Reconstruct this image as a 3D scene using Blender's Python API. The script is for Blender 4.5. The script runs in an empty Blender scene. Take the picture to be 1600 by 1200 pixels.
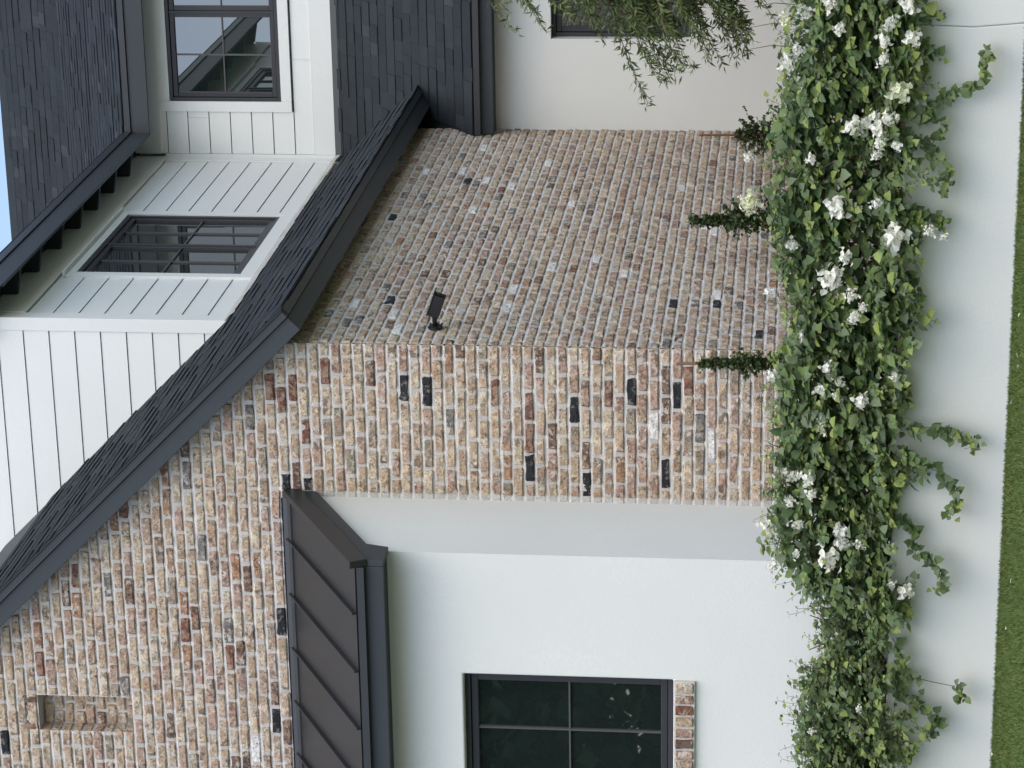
import bpy, math, random
import numpy as np
from mathutils import Matrix, Vector
rng = random.Random(7)
nr = np.random.RandomState(7)
S = bpy.context.scene
C = S.collection
# ------------------------------------------------------------ camera
cam_d = bpy.data.cameras.new('camera'); cam = bpy.data.objects.new('camera', cam_d); C.objects.link(cam)
CAM = Vector((5.068, -15.233, 1.2))
yaw, pitch, roll, F = -0.335625495, 0.104119636, 0.0184154238, 4134.40994
fwd = Vector((math.sin(yaw)*math.cos(pitch), math.cos(yaw)*math.cos(pitch), math.sin(pitch)))
rgt = Vector((math.cos(yaw), -math.sin(yaw), 0)); up = rgt.cross(fwd)
r2 = rgt*math.cos(roll) + up*math.sin(roll); u2 = up*math.cos(roll) - rgt*math.sin(roll)
# the photograph was taken with the camera turned a quarter turn: image-right is down, image-up is right
m = Matrix(((-u2.x, r2.x, -fwd.x, CAM.x), (-u2.y, r2.y, -fwd.y, CAM.y), (-u2.z, r2.z, -fwd.z, CAM.z), (0, 0, 0, 1)))
cam.matrix_world = m
cam_d.sensor_width = 36; cam_d.sensor_fit = 'HORIZONTAL'; cam_d.lens = F*36/1600
cam_d.clip_start = 0.1; cam_d.clip_end = 500
S.camera = cam
# ------------------------------------------------------------ sky, sun, exposure
SUN = Vector((0.26, -0.50, 0.90)).normalized()
W = bpy.data.worlds.new('World'); S.world = W; W.use_nodes = True
wn = W.node_tree; bg = wn.nodes['Background']
sky = wn.nodes.new('ShaderNodeTexSky'); sky.sky_type = 'NISHITA'; sky.sun_disc = False
sky.sun_elevation = math.asin(SUN.z); sky.sun_rotation = math.atan2(SUN.x, SUN.y)
sky.air_density = 1.0; sky.dust_density = 3.0; sky.ozone_density = 0.0; sky.altitude = 100
wn.links.new(sky.outputs[0], bg.inputs[0]); bg.inputs[1].default_value = 0.15
sd = bpy.data.lights.new('sun', 'SUN'); so = bpy.data.objects.new('sun', sd); C.objects.link(so)
sd.energy = 0.65; sd.angle = math.radians(80); sd.color = (1.0, 1.0, 0.96)
so.rotation_euler = SUN.to_track_quat('Z', 'Y').to_euler(); so.location = SUN*40
S.view_settings.view_transform = 'Standard'; S.view_settings.look = 'None'
S.view_settings.exposure = 0.85; S.view_settings.gamma = 1; S.view_settings.use_curve_mapping = False
S.render.engine = 'CYCLES'
S.cycles.max_bounces = 6; S.cycles.transparent_max_bounces = 6

# ------------------------------------------------------------ materials
MATS = {}
def newmat(name):
    mt = bpy.data.materials.new(name); mt.use_nodes = True
    MATS[name] = mt
    nt = mt.node_tree
    return mt, nt, nt.nodes['Principled BSDF']
def noise(nt, scale, detail=3, rough=.6, vec=None, dim=None):
    n = nt.nodes.new('ShaderNodeTexNoise'); n.inputs['Scale'].default_value = scale
    n.inputs['Detail'].default_value = detail; n.inputs['Roughness'].default_value = rough
    if vec is None:
        g = nt.nodes.new('ShaderNodeNewGeometry'); vec = g.outputs['Position']
    nt.links.new(vec, n.inputs['Vector']); return n.outputs['Fac']
def ramp(nt, fac, a, b, ca=(0, 0, 0, 1), cb=(1, 1, 1, 1)):
    r = nt.nodes.new('ShaderNodeValToRGB'); r.color_ramp.elements[0].position = a; r.color_ramp.elements[1].position = b
    r.color_ramp.elements[0].color = ca; r.color_ramp.elements[1].color = cb
    nt.links.new(fac, r.inputs[0]); return r.outputs[0]
def mix(nt, fac, a, b):
    x = nt.nodes.new('ShaderNodeMix'); x.data_type = 'RGBA'
    for sock, v in ((x.inputs[0], fac), (x.inputs[6], a), (x.inputs[7], b)):
        if isinstance(v, (int, float)): sock.default_value = v
        elif isinstance(v, tuple): sock.default_value = v if len(v) == 4 else v+(1,)
        else: nt.links.new(v, sock)
    return x.outputs[2]
def mul(nt, a, k):
    x = nt.nodes.new('ShaderNodeMath'); x.operation = 'MULTIPLY'; nt.links.new(a, x.inputs[0]); x.inputs[1].default_value = k; return x.outputs[0]
def add(nt, a, b):
    x = nt.nodes.new('ShaderNodeMath'); x.operation = 'ADD'; nt.links.new(a, x.inputs[0]); nt.links.new(b, x.inputs[1]); return x.outputs[0]
def bump(nt, p, h, dist, strength=1.0):
    b = nt.nodes.new('ShaderNodeBump'); b.inputs['Distance'].default_value = dist; b.inputs['Strength'].default_value = strength
    nt.links.new(h, b.inputs['Height']); nt.links.new(b.outputs[0], p.inputs['Normal'])
def k3(c, k): return tuple(max(0, min(1, x*k)) for x in c)
def surf(name, col, rough=.8, var=.12, scale=3., fine=120., bd=.0006, spec=.3, fine_var=.06):
    mt, nt, p = newmat(name)
    a = noise(nt, scale, 4); b = noise(nt, fine, 2)
    c = mix(nt, ramp(nt, a, .3, .7), k3(col, 1-var)+(1,), k3(col, 1+var)+(1,))
    c = mix(nt, ramp(nt, b, .35, .65), c, k3(col, 1-fine_var*2)+(1,)) if fine_var else c
    nt.links.new(c, p.inputs['Base Color']); p.inputs['Roughness'].default_value = rough
    p.inputs['Specular IOR Level'].default_value = spec
    if bd: bump(nt, p, b, bd)
    return mt
BRICK = {'cream': (.70, .595, .445), 'buff': (.645, .515, .37), 'tan': (.56, .435, .315), 'pink': (.55, .40, .32), 'rose': (.44, .295, .235),
         'olive': (.40, .35, .27), 'red': (.28, .135, .10), 'orange': (.46, .275, .17), 'brown': (.23, .155, .12), 'grey': (.25, .235, .22), 'black': (.026, .028, .032), 'white': (.80, .79, .76)}
BW = {'cream': 29, 'buff': 26, 'tan': 17, 'pink': 13, 'rose': 5, 'olive': 7, 'red': .9, 'orange': 2.2, 'brown': 3, 'grey': .9, 'black': .0, 'white': .5}
BN = list(BRICK)
for k, c in BRICK.items():
    mt, nt, p = newmat('brick_'+k)
    n0 = noise(nt, 15, 4, .65); n1 = noise(nt, 30, 5, .7); n2 = noise(nt, 62, 4, .7); n3 = noise(nt, 21, 5, .7); n4 = noise(nt, 11, 4, .65)
    plain = k in ('black', 'white')
    col = mix(nt, ramp(nt, n1, .42, .56), k3(c, .9 if plain else .62)+(1,), k3(c, 1.16)+(1,))
    if not plain:
        # fired skin in another colour, worn through in patches
        col = mix(nt, mul(nt, ramp(nt, n0, .51, .545), .68), col, {'red': (.40, .30, .21), 'brown': (.42, .31, .21), 'rose': (.55, .44, .31), 'grey': (.36, .30, .24)}.get(k, (.45, .295, .205))+(1,))
        col = mix(nt, mul(nt, ramp(nt, n4, .585, .615), .75), col, (.165, .125, .10, 1))
    # old lime mortar rubbed over the face, in patches of its own shape
    col = mix(nt, mul(nt, ramp(nt, n3, .555, .59), .25 if k in ('black', 'red') else .8), col, (.66, .63, .57, 1))
    col = mix(nt, mul(nt, ramp(nt, n2, .59, .625), .8), col, k3(c, .2)+(1,))
    if k == 'white': col = mix(nt, ramp(nt, n3, .62, .66), col, (.30, .22, .17, 1))
    nt.links.new(col, p.inputs['Base Color']); p.inputs['Roughness'].default_value = .55 if k == 'black' else .9
    p.inputs['Specular IOR Level'].default_value = .2
    bump(nt, p, add(nt, n1, mul(nt, n2, -.8)), .018, 1.0)
surf('mortar', (.60, .58, .55), .95, .13, 7, 70, .006, .1, .09)
surf('stucco', (.715, .745, .725), .9, .035, 1.7, 60, .0010, .15, .010)
surf('white_paint', (.72, .75, .735), .5, .025, 2.2, 60, .0003, .4, .008)
surf('old_flashing', (.42, .42, .40), .8, .2, 20, 90, .001, .2)
surf('fascia_paint', (.039, .047, .054), .5, .06, 2, 70, .0003, .4, .03)
surf('dark_soffit', (.036, .044, .050), .6, .06, 2, 70, .0003, .3, .03)
surf('drip_metal', (.036, .040, .046), .4, .06, 3, 70, .0002, .5, .03)
for i, c in enumerate(((.026, .033, .039), (.030, .038, .045), (.024, .030, .036), (.040, .049, .055))):
    surf('shingle_%s' % ('plain', 'grey', 'dark', 'pale')[i], c, .92, .16, 9, 420, .0012, .2, .16)
surf('seam_metal', (.021, .0235, .026), .4, .16, 2.2, 50, .0002, .5, .02)
surf('bronze_frame', (.033, .035, .040), .42, .05, 4, 60, .0001, .5, .02)
surf('grey_muntin', (.085, .085, .09), .42, .05, 4, 60, .0001, .5, .02)
surf('black_plastic', (.006, .006, .007), .55, .1, 30, 100, .0002, .5, .02)
surf('lens_glass', (.004, .004, .006), .05, .0, 30, 100, 0, .8, 0)
surf('stake_wood', (.22, .13, .085), .85, .2, 30, 120, .001, .2)
surf('stem_bark', (.16, .115, .07), .85, .2, 30, 120, .001, .2)
surf('soil', (.05, .036, .026), .95, .3, 6, 60, .01, .1)
surf('paving', (.27, .27, .27), .95, .12, 1.5, 60, .002, .1)
surf('turf', (.085, .125, .030), .95, .2, 3, 90, .01, .1)
surf('far_bark', (.09, .07, .05), .9, .2, 10, 60, .004, .1)
surf('far_render', (.62, .60, .56), .9, .05, 1, 60, .001, .1)
surf('hedge_core', (.02, .03, .015), .9, .1, 1, 10, 0, .1, 0)
surf('interior_dark', (.05, .05, .05), .9, .1, 1, 10, 0, .1, 0)
mt, nt, p = newmat('glass')
p.inputs['Base Color'].default_value = (.014, .022, .020, 1); p.inputs['Roughness'].default_value = .012; p.inputs['IOR'].default_value = 2.75
gb = noise(nt, 1.6, 1); bump(nt, p, gb, .0012, .35)
def leafmat(name, c, tr=.28, rough=.5, var=.22):
    mt, nt, p = newmat(name)
    a = noise(nt, 7, 3); b = noise(nt, 60, 2)
    col = mix(nt, ramp(nt, a, .3, .7), k3(c, 1-var)+(1,), k3(c, 1+var)+(1,))
    col = mix(nt, mul(nt, ramp(nt, b, .5, .7), .4), col, k3((c[0]*1.3, c[1]*1.1, c[2]), 1)+(1,))
    nt.links.new(col, p.inputs['Base Color']); p.inputs['Roughness'].default_value = rough; p.inputs['Specular IOR Level'].default_value = .35
    t = nt.nodes.new('ShaderNodeBsdfTranslucent'); nt.links.new(col, t.inputs[0])
    ms = nt.nodes.new('ShaderNodeMixShader'); ms.inputs[0].default_value = tr
    nt.links.new(p.outputs[0], ms.inputs[1]); nt.links.new(t.outputs[0], ms.inputs[2])
    nt.links.new(ms.outputs[0], nt.nodes['Material Output'].inputs[0]); return mt
leafmat('leaf_mid', (.135, .205, .070)); leafmat('leaf_deep', (.085, .142, .056)); leafmat('leaf_blue', (.150, .208, .116)); leafmat('leaf_new', (.225, .295, .080))
leafmat('needle_deep', (.040, .066, .026)); leafmat('needle_mid', (.075, .115, .038))
leafmat('narrow_mid', (.125, .180, .060)); leafmat('narrow_pale', (.185, .235, .105)); leafmat('narrow_deep', (.060, .098, .034))
leafmat('petal_white', (.84, .85, .78), .3, .6, .04); leafmat('petal_cream', (.78, .81, .60), .3, .6, .1)
leafmat('blade', (.090, .145, .035), .25, .6); leafmat('blade_dry', (.15, .17, .05), .25, .6)
leafmat('far_leaf', (.045, .075, .030), .2, .6)
M_ = MATS

# ------------------------------------------------------------ helpers
def link(o, parent=None):
    C.objects.link(o)
    if parent is not None: o.parent = parent
    return o
def empty(name, loc=(0, 0, 0), parent=None):
    o = bpy.data.objects.new(name, None); o.location = loc; o.empty_display_size = .2
    return link(o, parent)
def tag(o, label=None, cat=None, group=None, kind=None):
    if label: o['label'] = label
    if cat: o['category'] = cat
    if group: o['group'] = group
    if kind: o['kind'] = kind
    return o
class MB:
    def __init__(s): s.v = []; s.f = []; s.m = []
    def add(s, vs, fs, mi=0):
        n = len(s.v); s.v.extend([tuple(v) for v in vs]); s.f.extend([tuple(i+n for i in f) for f in fs]); s.m.extend([mi]*len(fs)); return s
    def box(s, x0, x1, y0, y1, z0, z1, mi=0):
        vs = [(x0, y0, z0), (x1, y0, z0), (x1, y1, z0), (x0, y1, z0), (x0, y0, z1), (x1, y0, z1), (x1, y1, z1), (x0, y1, z1)]
        return s.add(vs, [(0, 3, 2, 1), (4, 5, 6, 7), (0, 1, 5, 4), (1, 2, 6, 5), (2, 3, 7, 6), (3, 0, 4, 7)], mi)
    def prism(s, poly, axis, a, b, mi=0):
        # poly in the two other axes; axis 'x' -> (y,z), 'y' -> (x,z), 'z' -> (x,y)
        n = len(poly); vs = []
        for t in (a, b):
            for (p, q) in poly:
                vs.append((t, p, q) if axis == 'x' else (p, t, q) if axis == 'y' else (p, q, t))
        fs = [tuple(range(n)), tuple(range(2*n-1, n-1, -1))] + [(i, i+n, (i+1) % n+n, (i+1) % n) for i in range(n)]
        return s.add(vs, fs, mi)
    def tube(s, pts, rads, n=6, mi=0):
        rings = []
        for i, pnt in enumerate(pts):
            a = Vector(pts[max(0, i-1)]); b = Vector(pts[min(len(pts)-1, i+1)]); d = (b-a).normalized()
            u = d.orthogonal().normalized(); w = d.cross(u)
            rings.append([Vector(pnt)+(u*math.cos(2*math.pi*k/n)+w*math.sin(2*math.pi*k/n))*rads[i] for k in range(n)])
        vs = [v for r in rings for v in r]; fs = []
        for i in range(len(rings)-1):
            for k in range(n): fs.append((i*n+k, i*n+(k+1) % n, (i+1)*n+(k+1) % n, (i+1)*n+k))
        fs += [tuple(range(n-1, -1, -1)), tuple(range((len(rings)-1)*n, len(rings)*n))]
        return s.add(vs, fs, mi)
    def mesh(s, name, mats, smooth=False):
        me = bpy.data.meshes.new(name); me.from_pydata(s.v, [], s.f)
        for mt in mats: me.materials.append(M_[mt])
        if len(mats) > 1: me.polygons.foreach_set('material_index', s.m)
        if smooth: me.polygons.foreach_set('use_smooth', [True]*len(s.f))
        me.validate(); me.update(); return me
    def build(s, name, mats, parent=None, smooth=False, bevel=0, recalc=True):
        if isinstance(mats, str): mats = [mats]
        me = s.mesh(name, mats, smooth)
        if recalc:
            import bmesh
            bm = bmesh.new(); bm.from_mesh(me); bmesh.ops.recalc_face_normals(bm, faces=bm.faces); bm.to_mesh(me); bm.free()
        o = bpy.data.objects.new(name, me); link(o, parent)
        if bevel:
            b = o.modifiers.new('bevel', 'BEVEL'); b.width = bevel; b.segments = 2; b.limit_method = 'ANGLE'
        return o
def proj(w):
    d = Vector(w)-CAM; z = d.dot(fwd); return (800-F*d.dot(u2)/z, 600-F*d.dot(r2)/z)   # photo px (x, y), 1600x1200
def inframe(w, mg=10):
    x, y = proj(w); return -mg < x < 1600+mg and -mg < y < 1200+mg
def place(name, mesh, matrix, parent, mat=None):
    o = bpy.data.objects.new(name, mesh); link(o, parent); o.matrix_basis = matrix
    if mat: o.material_slots[0].link = 'OBJECT'; o.material_slots[0].material = M_[mat]
    return o
def basis(o, u, v, w):      # columns
    return Matrix(((u[0], v[0], w[0], o[0]), (u[1], v[1], w[1], o[1]), (u[2], v[2], w[2], o[2]), (0, 0, 0, 1)))

# ------------------------------------------------------------ ground, lawn, bed
g = MB(); g.add([(-150, -150, 0), (150, -150, 0), (150, 150, 0), (-150, 150, 0)], [(0, 1, 2, 3)])
tag(g.build('lawn', 'turf'), kind='structure')
g = MB(); g.add([(-150, -150, .004), (150, -150, .004), (150, -7.5, .004), (-150, -7.5, .004)], [(0, 1, 2, 3)])
tag(g.build('street', 'paving'), kind='structure')
nbl = 42000
bx = nr.uniform(-3.3, 2.6, nbl); by = -1.43-nr.uniform(0, 1, nbl)**1.4*2.2; ba = nr.uniform(0, 6.28, nbl); bh = nr.uniform(.010, .026, nbl); bl = nr.normal(0, .012, (nbl, 2))
gv = np.zeros((nbl, 3, 3)); w_ = .0035
gv[:, 0] = np.stack([bx-np.cos(ba)*w_, by-np.sin(ba)*w_, np.zeros(nbl)], 1); gv[:, 1] = np.stack([bx+np.cos(ba)*w_, by+np.sin(ba)*w_, np.zeros(nbl)], 1)
gv[:, 2] = np.stack([bx+bl[:, 0], by+bl[:, 1], bh], 1)
me = bpy.data.meshes.new('grass'); me.from_pydata(gv.reshape(-1, 3).tolist(), [], np.arange(nbl*3).reshape(-1, 3).tolist())
me.materials.append(M_['blade']); me.materials.append(M_['blade_dry']); me.polygons.foreach_set('material_index', (nr.uniform(0, 1, nbl) < .2).astype(int).tolist())
tag(link(bpy.data.objects.new('grass', me)), 'short green grass along the foot of the white garden wall', 'grass', kind='stuff')
g = MB(); g.box(-6, 4.3, -1.19, 0.0, .02, .565); g.box(.03, 4.3, 0.02, 5.4, .02, .56)
tag(g.build('planting_bed', 'soil'), kind='structure')
# retaining wall, in two pours with a hairline crack between them
WT = .612
crack = [(2.276, WT), (2.272, .52), (2.268, .41), (2.262, .278), (2.272, .146), (2.285, 0.0)]
wr = empty('garden_wall', (0, -1.3, 0))
def wallpart(poly, nm):
    b = MB(); b.prism(poly, 'y', -.10, .10); return b.build(nm, 'stucco', wr, bevel=.008)
wallpart([(-7, 0), (-7, WT)]+[(x-.0012, z) for x, z in crack], 'wall_section')
wallpart([(4.4, 0), (4.4, WT)]+[(x+.0012, z) for x, z in crack], 'wall_section')
tag(wr, 'low white stucco garden wall holding up the flower bed above the lawn', 'wall')

# ------------------------------------------------------------ the house
house = empty('house', (0, 0, 0))
tag(house, 'two-storey house of old brick, white stucco and white siding with charcoal shingle roofs', 'house')
XB, YB, YU, YF = -.66, 2.43, 7.12, 5.55        # upper block side / front plane, upper rear wall, lower far wall
P = .07; BL = .200; JT = .0142; JL = .0205                    # brick course, brick module, joint

def brick_mesh(i):
    L, H = 1., 1.; rr = random.Random(100+i)
    us = [-.5, -.455, -.05+rr.uniform(-.15, .15), .455, .5]; vs = [-.5, -.36, .36, .5]
    V = []; bnd = []
    worn = rr.uniform(.6, 1.9)
    for b, v in enumerate(vs):
        for a, u in enumerate(us):
            edge = a in (0, 4) or b in (0, 3); cor = a in (0, 4) and b in (0, 3)
            d = .0075*worn*(1.5 if cor else 1) if edge else 0
            du = rr.uniform(-.026, .022)*worn if edge else rr.uniform(-.01, .01); dv = rr.uniform(-.10, .09)*worn if edge else rr.uniform(-.03, .03)
            if cor: du -= math.copysign(.020*worn, u); dv -= math.copysign(.11*worn, v)
            V.append((u+du, -d+rr.uniform(-.0035, .0035)*worn, v+dv))
    Fc = []
    for b in range(3):
        for a in range(4): Fc.append((b*5+a, b*5+a+1, (b+1)*5+a+1, (b+1)*5+a))
    ring = [0, 1, 2, 3, 4, 9, 14, 19, 18, 17, 16, 15, 10, 5]; n = len(V)
    for r in ring: V.append((V[r][0], -.035, V[r][2]))
    for k in range(14): Fc.append((ring[(k+1) % 14], ring[k], n+k, n+(k+1) % 14))
    return V, Fc
NV = 40
BV = [brick_mesh(i) for i in range(NV)]
BM = []
for V, Fc in BV:
    b = MB(); b.add(V, Fc); BM.append(b.mesh('brick', ['brick_cream']))
def pick():
    t = rng.uniform(0, sum(BW.values()))
    for k, w in BW.items():
        t -= w
        if t < 0: return k
    return 'cream'
def lay(wallpart, bricks, special, nobj, stuffname='brickwork', jit=(-.003, .0045)):
    # bricks: (centre, u dir, out dir, L, H)  -> nearest in frame as objects, the rest one mesh
    info = []
    for c, u, o, L, H in bricks:
        info.append([c, u, o, L, H*rng.uniform(.93, 1.07), pick(), rng.randrange(NV), rng.uniform(*jit)])
    for kind, pts in special.items():
        for q in pts:
            best = min(info, key=lambda b: (b[0]-Vector(q)).length)
            best[5] = kind
    info.sort(key=lambda b: (0 if inframe(b[0]) else 1, (b[0]-CAM).length))
    rest = MB()
    for k, (c, u, o, L, H, kind, vi, out) in enumerate(info):
        fl = rng.choice((1, -1)); fv = 1
        org = c+o*out; tilt = Vector((0, 0, rng.uniform(-.0022, .0022)))*1
        ub = (u*fl)*L+tilt*L*5; vb = Vector((0, 0, 1))*H
        mx = basis(org, ub, o, vb)
        if k < nobj:
            place('brick', BM[vi], mx, wallpart, 'brick_'+kind)
        else:
            V, Fc = BV[vi]; rest.add([mx @ Vector(v) for v in V], Fc, BN.index(kind))
    if rest.v:
        o = rest.build(stuffname, ['brick_'+k for k in BN], wallpart, recalc=True); tag(o, kind='stuff')
def course(x0, x1, odd, JL=JL):
    # lengths along a course from x1 (corner) down to x0
    out = []; x = x1; first = True
    while x > x0+.02:
        L = BL+rng.uniform(-.012, .012)
        if first and odd: L = BL*.5+rng.uniform(-.006, .006)
        if x-L < x0+.045: L = x-x0
        out.append((x-L/2, L-JL)); x -= L; first = False
    return out
def ztop(x): return 4.534-x        # wing roof, upper surface (right slope)
RX = -2.58                           # ridge
def zund(x): return 4.289-(x if x > RX else 2*RX-x)
# ---- gable (front) wall
gw = MB(); Z0N = .58
Z0 = .58; nc = int((7.0-Z0)/P)
fb = []
nx0, nx1, nz0, nz1 = -2.715, -2.455, Z0N+.07*69, Z0N+.07*78      # vent niche
for i in range(nc):
    z = Z0+P*(i+.5); odd = i % 2
    if z < 4.33: spans = [(-.988, .006)]
    else:
        spans = [(-5.1, .006)]
        if nz0 < z < nz1: spans = [(-5.1, nx0), (nx1, .006)]
    for (a, b) in spans:
        for (x, L) in course(a, b, odd if b > 0 else rng.random() < .5):
            if z+.02 > zund(x)+.07: continue
            fb.append((Vector((x, -.0070, z+rng.uniform(-.002, .002))), Vector((1, 0, 0)), Vector((0, -1, 0)), L, P-JT))
def mortar_sheet(mb, a, b, z0, z1, fu, step=.032, cut=None):
    # recessed mortar: per course a sloped bed joint that catches the light, and the plane behind
    n = max(2, int((b-a)/step)); us = [a+(b-a)*k/n for k in range(n+1)]
    i0 = int(round((z0-Z0)/P)); i1 = int(round((z1-Z0)/P))
    prof = ((-.5, .0035), (-.395, .0135), (.40, .0105), (.5, .0035))
    for i in range(i0, i1):
        zc = Z0+P*(i+.5); rows = []
        for (t, d) in ((-.5, .0015), (-.39, .0075), (-.30, .0025), (.37, -.0020), (.5, .0015)):
            edge = abs(t) == .5
            am = .0016 if edge else .0038
            rows.append([fu(u, d+rng.uniform(-am, am*.7), zc+t*P+(rng.uniform(-.0008, .0008) if edge else rng.uniform(-.003, .003))) for u in us])
        for r in range(4):
            vs = rows[r]+rows[r+1]; fs = []
            for k in range(n):
                um = (us[k]+us[k+1])/2
                if cut and cut(um, zc): continue
                fs.append((k, k+1, n+1+k+1, n+1+k))
            mb.add(vs, fs)
    return mb
fy = lambda u, d, z: (u, d, z)
mortar_sheet(gw, -1.03, -.004, Z0, Z0+P*54, fy)
mortar_sheet(gw, -5.12, -.004, Z0+P*54, Z0+P*91, fy, .036, cut=lambda u, z: z > zund(u)+.12 or (nx0-.005 < u < nx1+.005 and nz0 < z < nz1))
gwall = gw.build('gable_wall', 'mortar', house, recalc=False)
core = MB(); core.box(-5.1, -.03, .03, .2, .1, 4.3); core.prism([(-5.1, 4.3), (-.03, 4.3), (RX, 6.85)], 'y', .14, .2)
core.prism([(nx0, nz0), (nx1, nz0), (nx1, nz1), (nx0, nz1)], 'y', .128, .15)
core.box(nx0-.004, nx0, .01, .14, nz0, nz1); core.box(nx1, nx1+.004, .01, .14, nz0, nz1); core.box(nx0, nx1, .01, .14, nz0-.004, nz0); core.box(nx0, nx1, .01, .14, nz1, nz1+.004)
core.build('niche_back', 'mortar', gwall)
# niche lining bricks: back, right jamb, head of upright bricks, sill
for i in range(nc):
    z = Z0+P*(i+.5)
    if not (nz0-.01 < z < nz1): continue
    w2 = .155 if i % 2 else .10
    for (x0_, x1_) in ((nx0+.0, nx0+w2), (nx0+w2, nx1)):
        if x1_-x0_ > .03: fb.append((Vector(((x0_+x1_)/2, .112, z)), Vector((1, 0, 0)), Vector((0, -1, 0)), x1_-x0_-.02, P-JT))
    fb.append((Vector((nx0+.008, .055, z)), Vector((0, 1, 0)), Vector((1, 0, 0)), .115, P-JT))
FW = [(-.5, 2.0), (-.62, 1.65)]; FB_ = [(-.29, 3.39), (-.39, 2.48), (-.29, 2.14), (-.89, 2.42), (-.81, 1.92), (-.29, 1.85), (-.81, 2.76), (-.27, 3.53), (-1.94, 4.37), (-2.58, 4.38), (-2.83, 6.3), (-.94, 4.17), (-.92, 4.29)]
FR_ = [(-.3, 2.28), (-.28, 2.97), (-.37, 4.29), (-.31, 4.46), (-2.24, 6.02), (-2.15, 4.79), (-1.97, 5.09), (-1.14, 5.36), (-.66, 4.18), (-1.6, 5.72), (-.39, 2.76), (-.58, 2.76), (-1.87, 4.89)]
lay(gwall, fb, {'white': [(x, 0, z) for x, z in FW], 'black': [(x, 0, z) for x, z in FB_], 'red': [(x, 0, z) for x, z in FR_], 'orange': [(-1.49, 0, 4.74), (-1.1, 0, 5.5)], 'grey': [(-.48, 0, 1.71), (-.48, 0, 3.29), (-.53, 0, 4.58)]}, 300)
# head of the niche: upright bricks
for k in range(4):
    mx = basis(Vector((nx0+.035+.0635*k, -.006, nz1+.056)), Vector((0, 0, 1))*.095, Vector((0, -1, 0)), Vector((1, 0, 0))*.05)
    place('brick', BM[k], mx, gwall, 'brick_'+('red', 'cream', 'rose', 'brown')[k])
# ---- long side wall
sw = MB(); sbk = []
fx = lambda u, d, z: (-d, u, z)
mortar_sheet(sw, .004, 5.56, Z0, Z0+P*53, fx, .045)
swall = sw.build('brick_wall', 'mortar', house, recalc=False)
for i in range(53):
    z = Z0+P*(i+.5); odd = 1-i % 2
    if z > zund(0)+.02: continue
    for (y, L) in course(-5.56, .006, odd, .032):
        y = -y
        sbk.append((Vector((.0052, y, z+rng.uniform(-.002, .002))), Vector((0, 1, 0)), Vector((1, 0, 0)), L, P-JT))
SW_ = [(4.18, 3.92), (3.91, 3.42), (3.75, 3.29), (3.28, 2.87), (1.75, 2.78), (1.17, 3.05), (.81, 2.97), (1.96, 2.5), (.34, 3.61), (.58, 3.75), (4.47, 3.08), (3.84, 2.04), (.8, 3.96)]
SB_ = [(3.91, 3.56), (.93, 1.65), (.33, 1.37), (.95, 3.76), (.94, 1.94), (2.95, 4.05)]
lay(swall, sbk, {'white': [(0, y, z) for y, z in SW_], 'black': [(0, y, z) for y, z in SB_], 'grey': [(0, .91, 1.81), (0, 3.19, 3.8), (0, 2.26, 3.55), (0, 4.74, 3.75), (0, .5, 3.9), (0, .35, 3.95), (0, .6, 4.05), (0, 1.2, 3.85)]}, 300, jit=(-.002, .0028))

# ---- shingles
SHN = ['shingle_plain', 'shingle_grey', 'shingle_dark', 'shingle_pale']
def sh_mesh(i):
    rr = random.Random(500+i); t = rr.choice((.003, .006, .011)); jy = rr.uniform(-.006, .006); j = lambda: rr.uniform(-.02, .02)
    # x across (unit), y up the slope (metres), z off the roof
    E = .14
    V = [(-.5, jy+rr.uniform(-.003, .003), t), (.5, jy+rr.uniform(-.003, .003), t), (.5, E*1.2, .001), (-.5, E*1.2, .001), (-.5, jy, -.004), (.5, jy, -.004), (.5, E*1.2, -.004), (-.5, E*1.2, -.004)]
    return V, [(0, 1, 2, 3), (4, 5, 1, 0), (5, 6, 2, 1), (7, 4, 0, 3)]
SV = [sh_mesh(i) for i in range(9)]; SM = []
for V, Fc in SV:
    b = MB(); b.add(V, Fc); SM.append(b.mesh('shingle', ['shingle_plain']))
def shingles(part, org, ud, vd, wfun, length, nobj, E=.14, pal=.1):
    ud = Vector(ud).normalized(); vd = Vector(vd).normalized(); nd = ud.cross(vd)
    if nd.z < 0: nd = -nd
    items = []; v = 0; row = 0
    while v < length-.02:
        a, b = wfun(v); x = a-rng.uniform(0, .2)
        while x < b:
            w = rng.choice((.11, .15, .19, .24, .3))*rng.uniform(.85, 1.15)
            x0, x1 = max(x, a), min(x+w, b)
            if x1-x0 > .012: items.append((org+ud*((x0+x1)/2)+vd*v, x1-x0, (3 if (w < .13 and rng.random() < .25+pal) else rng.choices(range(3), (50, 28, 22))[0]), rng.randrange(9)))
            x += w
        v += E; row += 1
    items.sort(key=lambda t: (0 if inframe(t[0]) else 1, (t[0]-CAM).length))
    rest = MB()
    for k, (c, w, mi, vi) in enumerate(items):
        mx = basis(c, ud*(w-.002), vd*(E/.14), nd)
        if k < nobj: place('shingle', SM[vi], mx, part, SHN[mi])
        else: rest.add([mx @ Vector(q) for q in SV[vi][0]], SV[vi][1], mi)
    if rest.v: tag(rest.build('shingle_field', SHN, part), kind='stuff')

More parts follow.
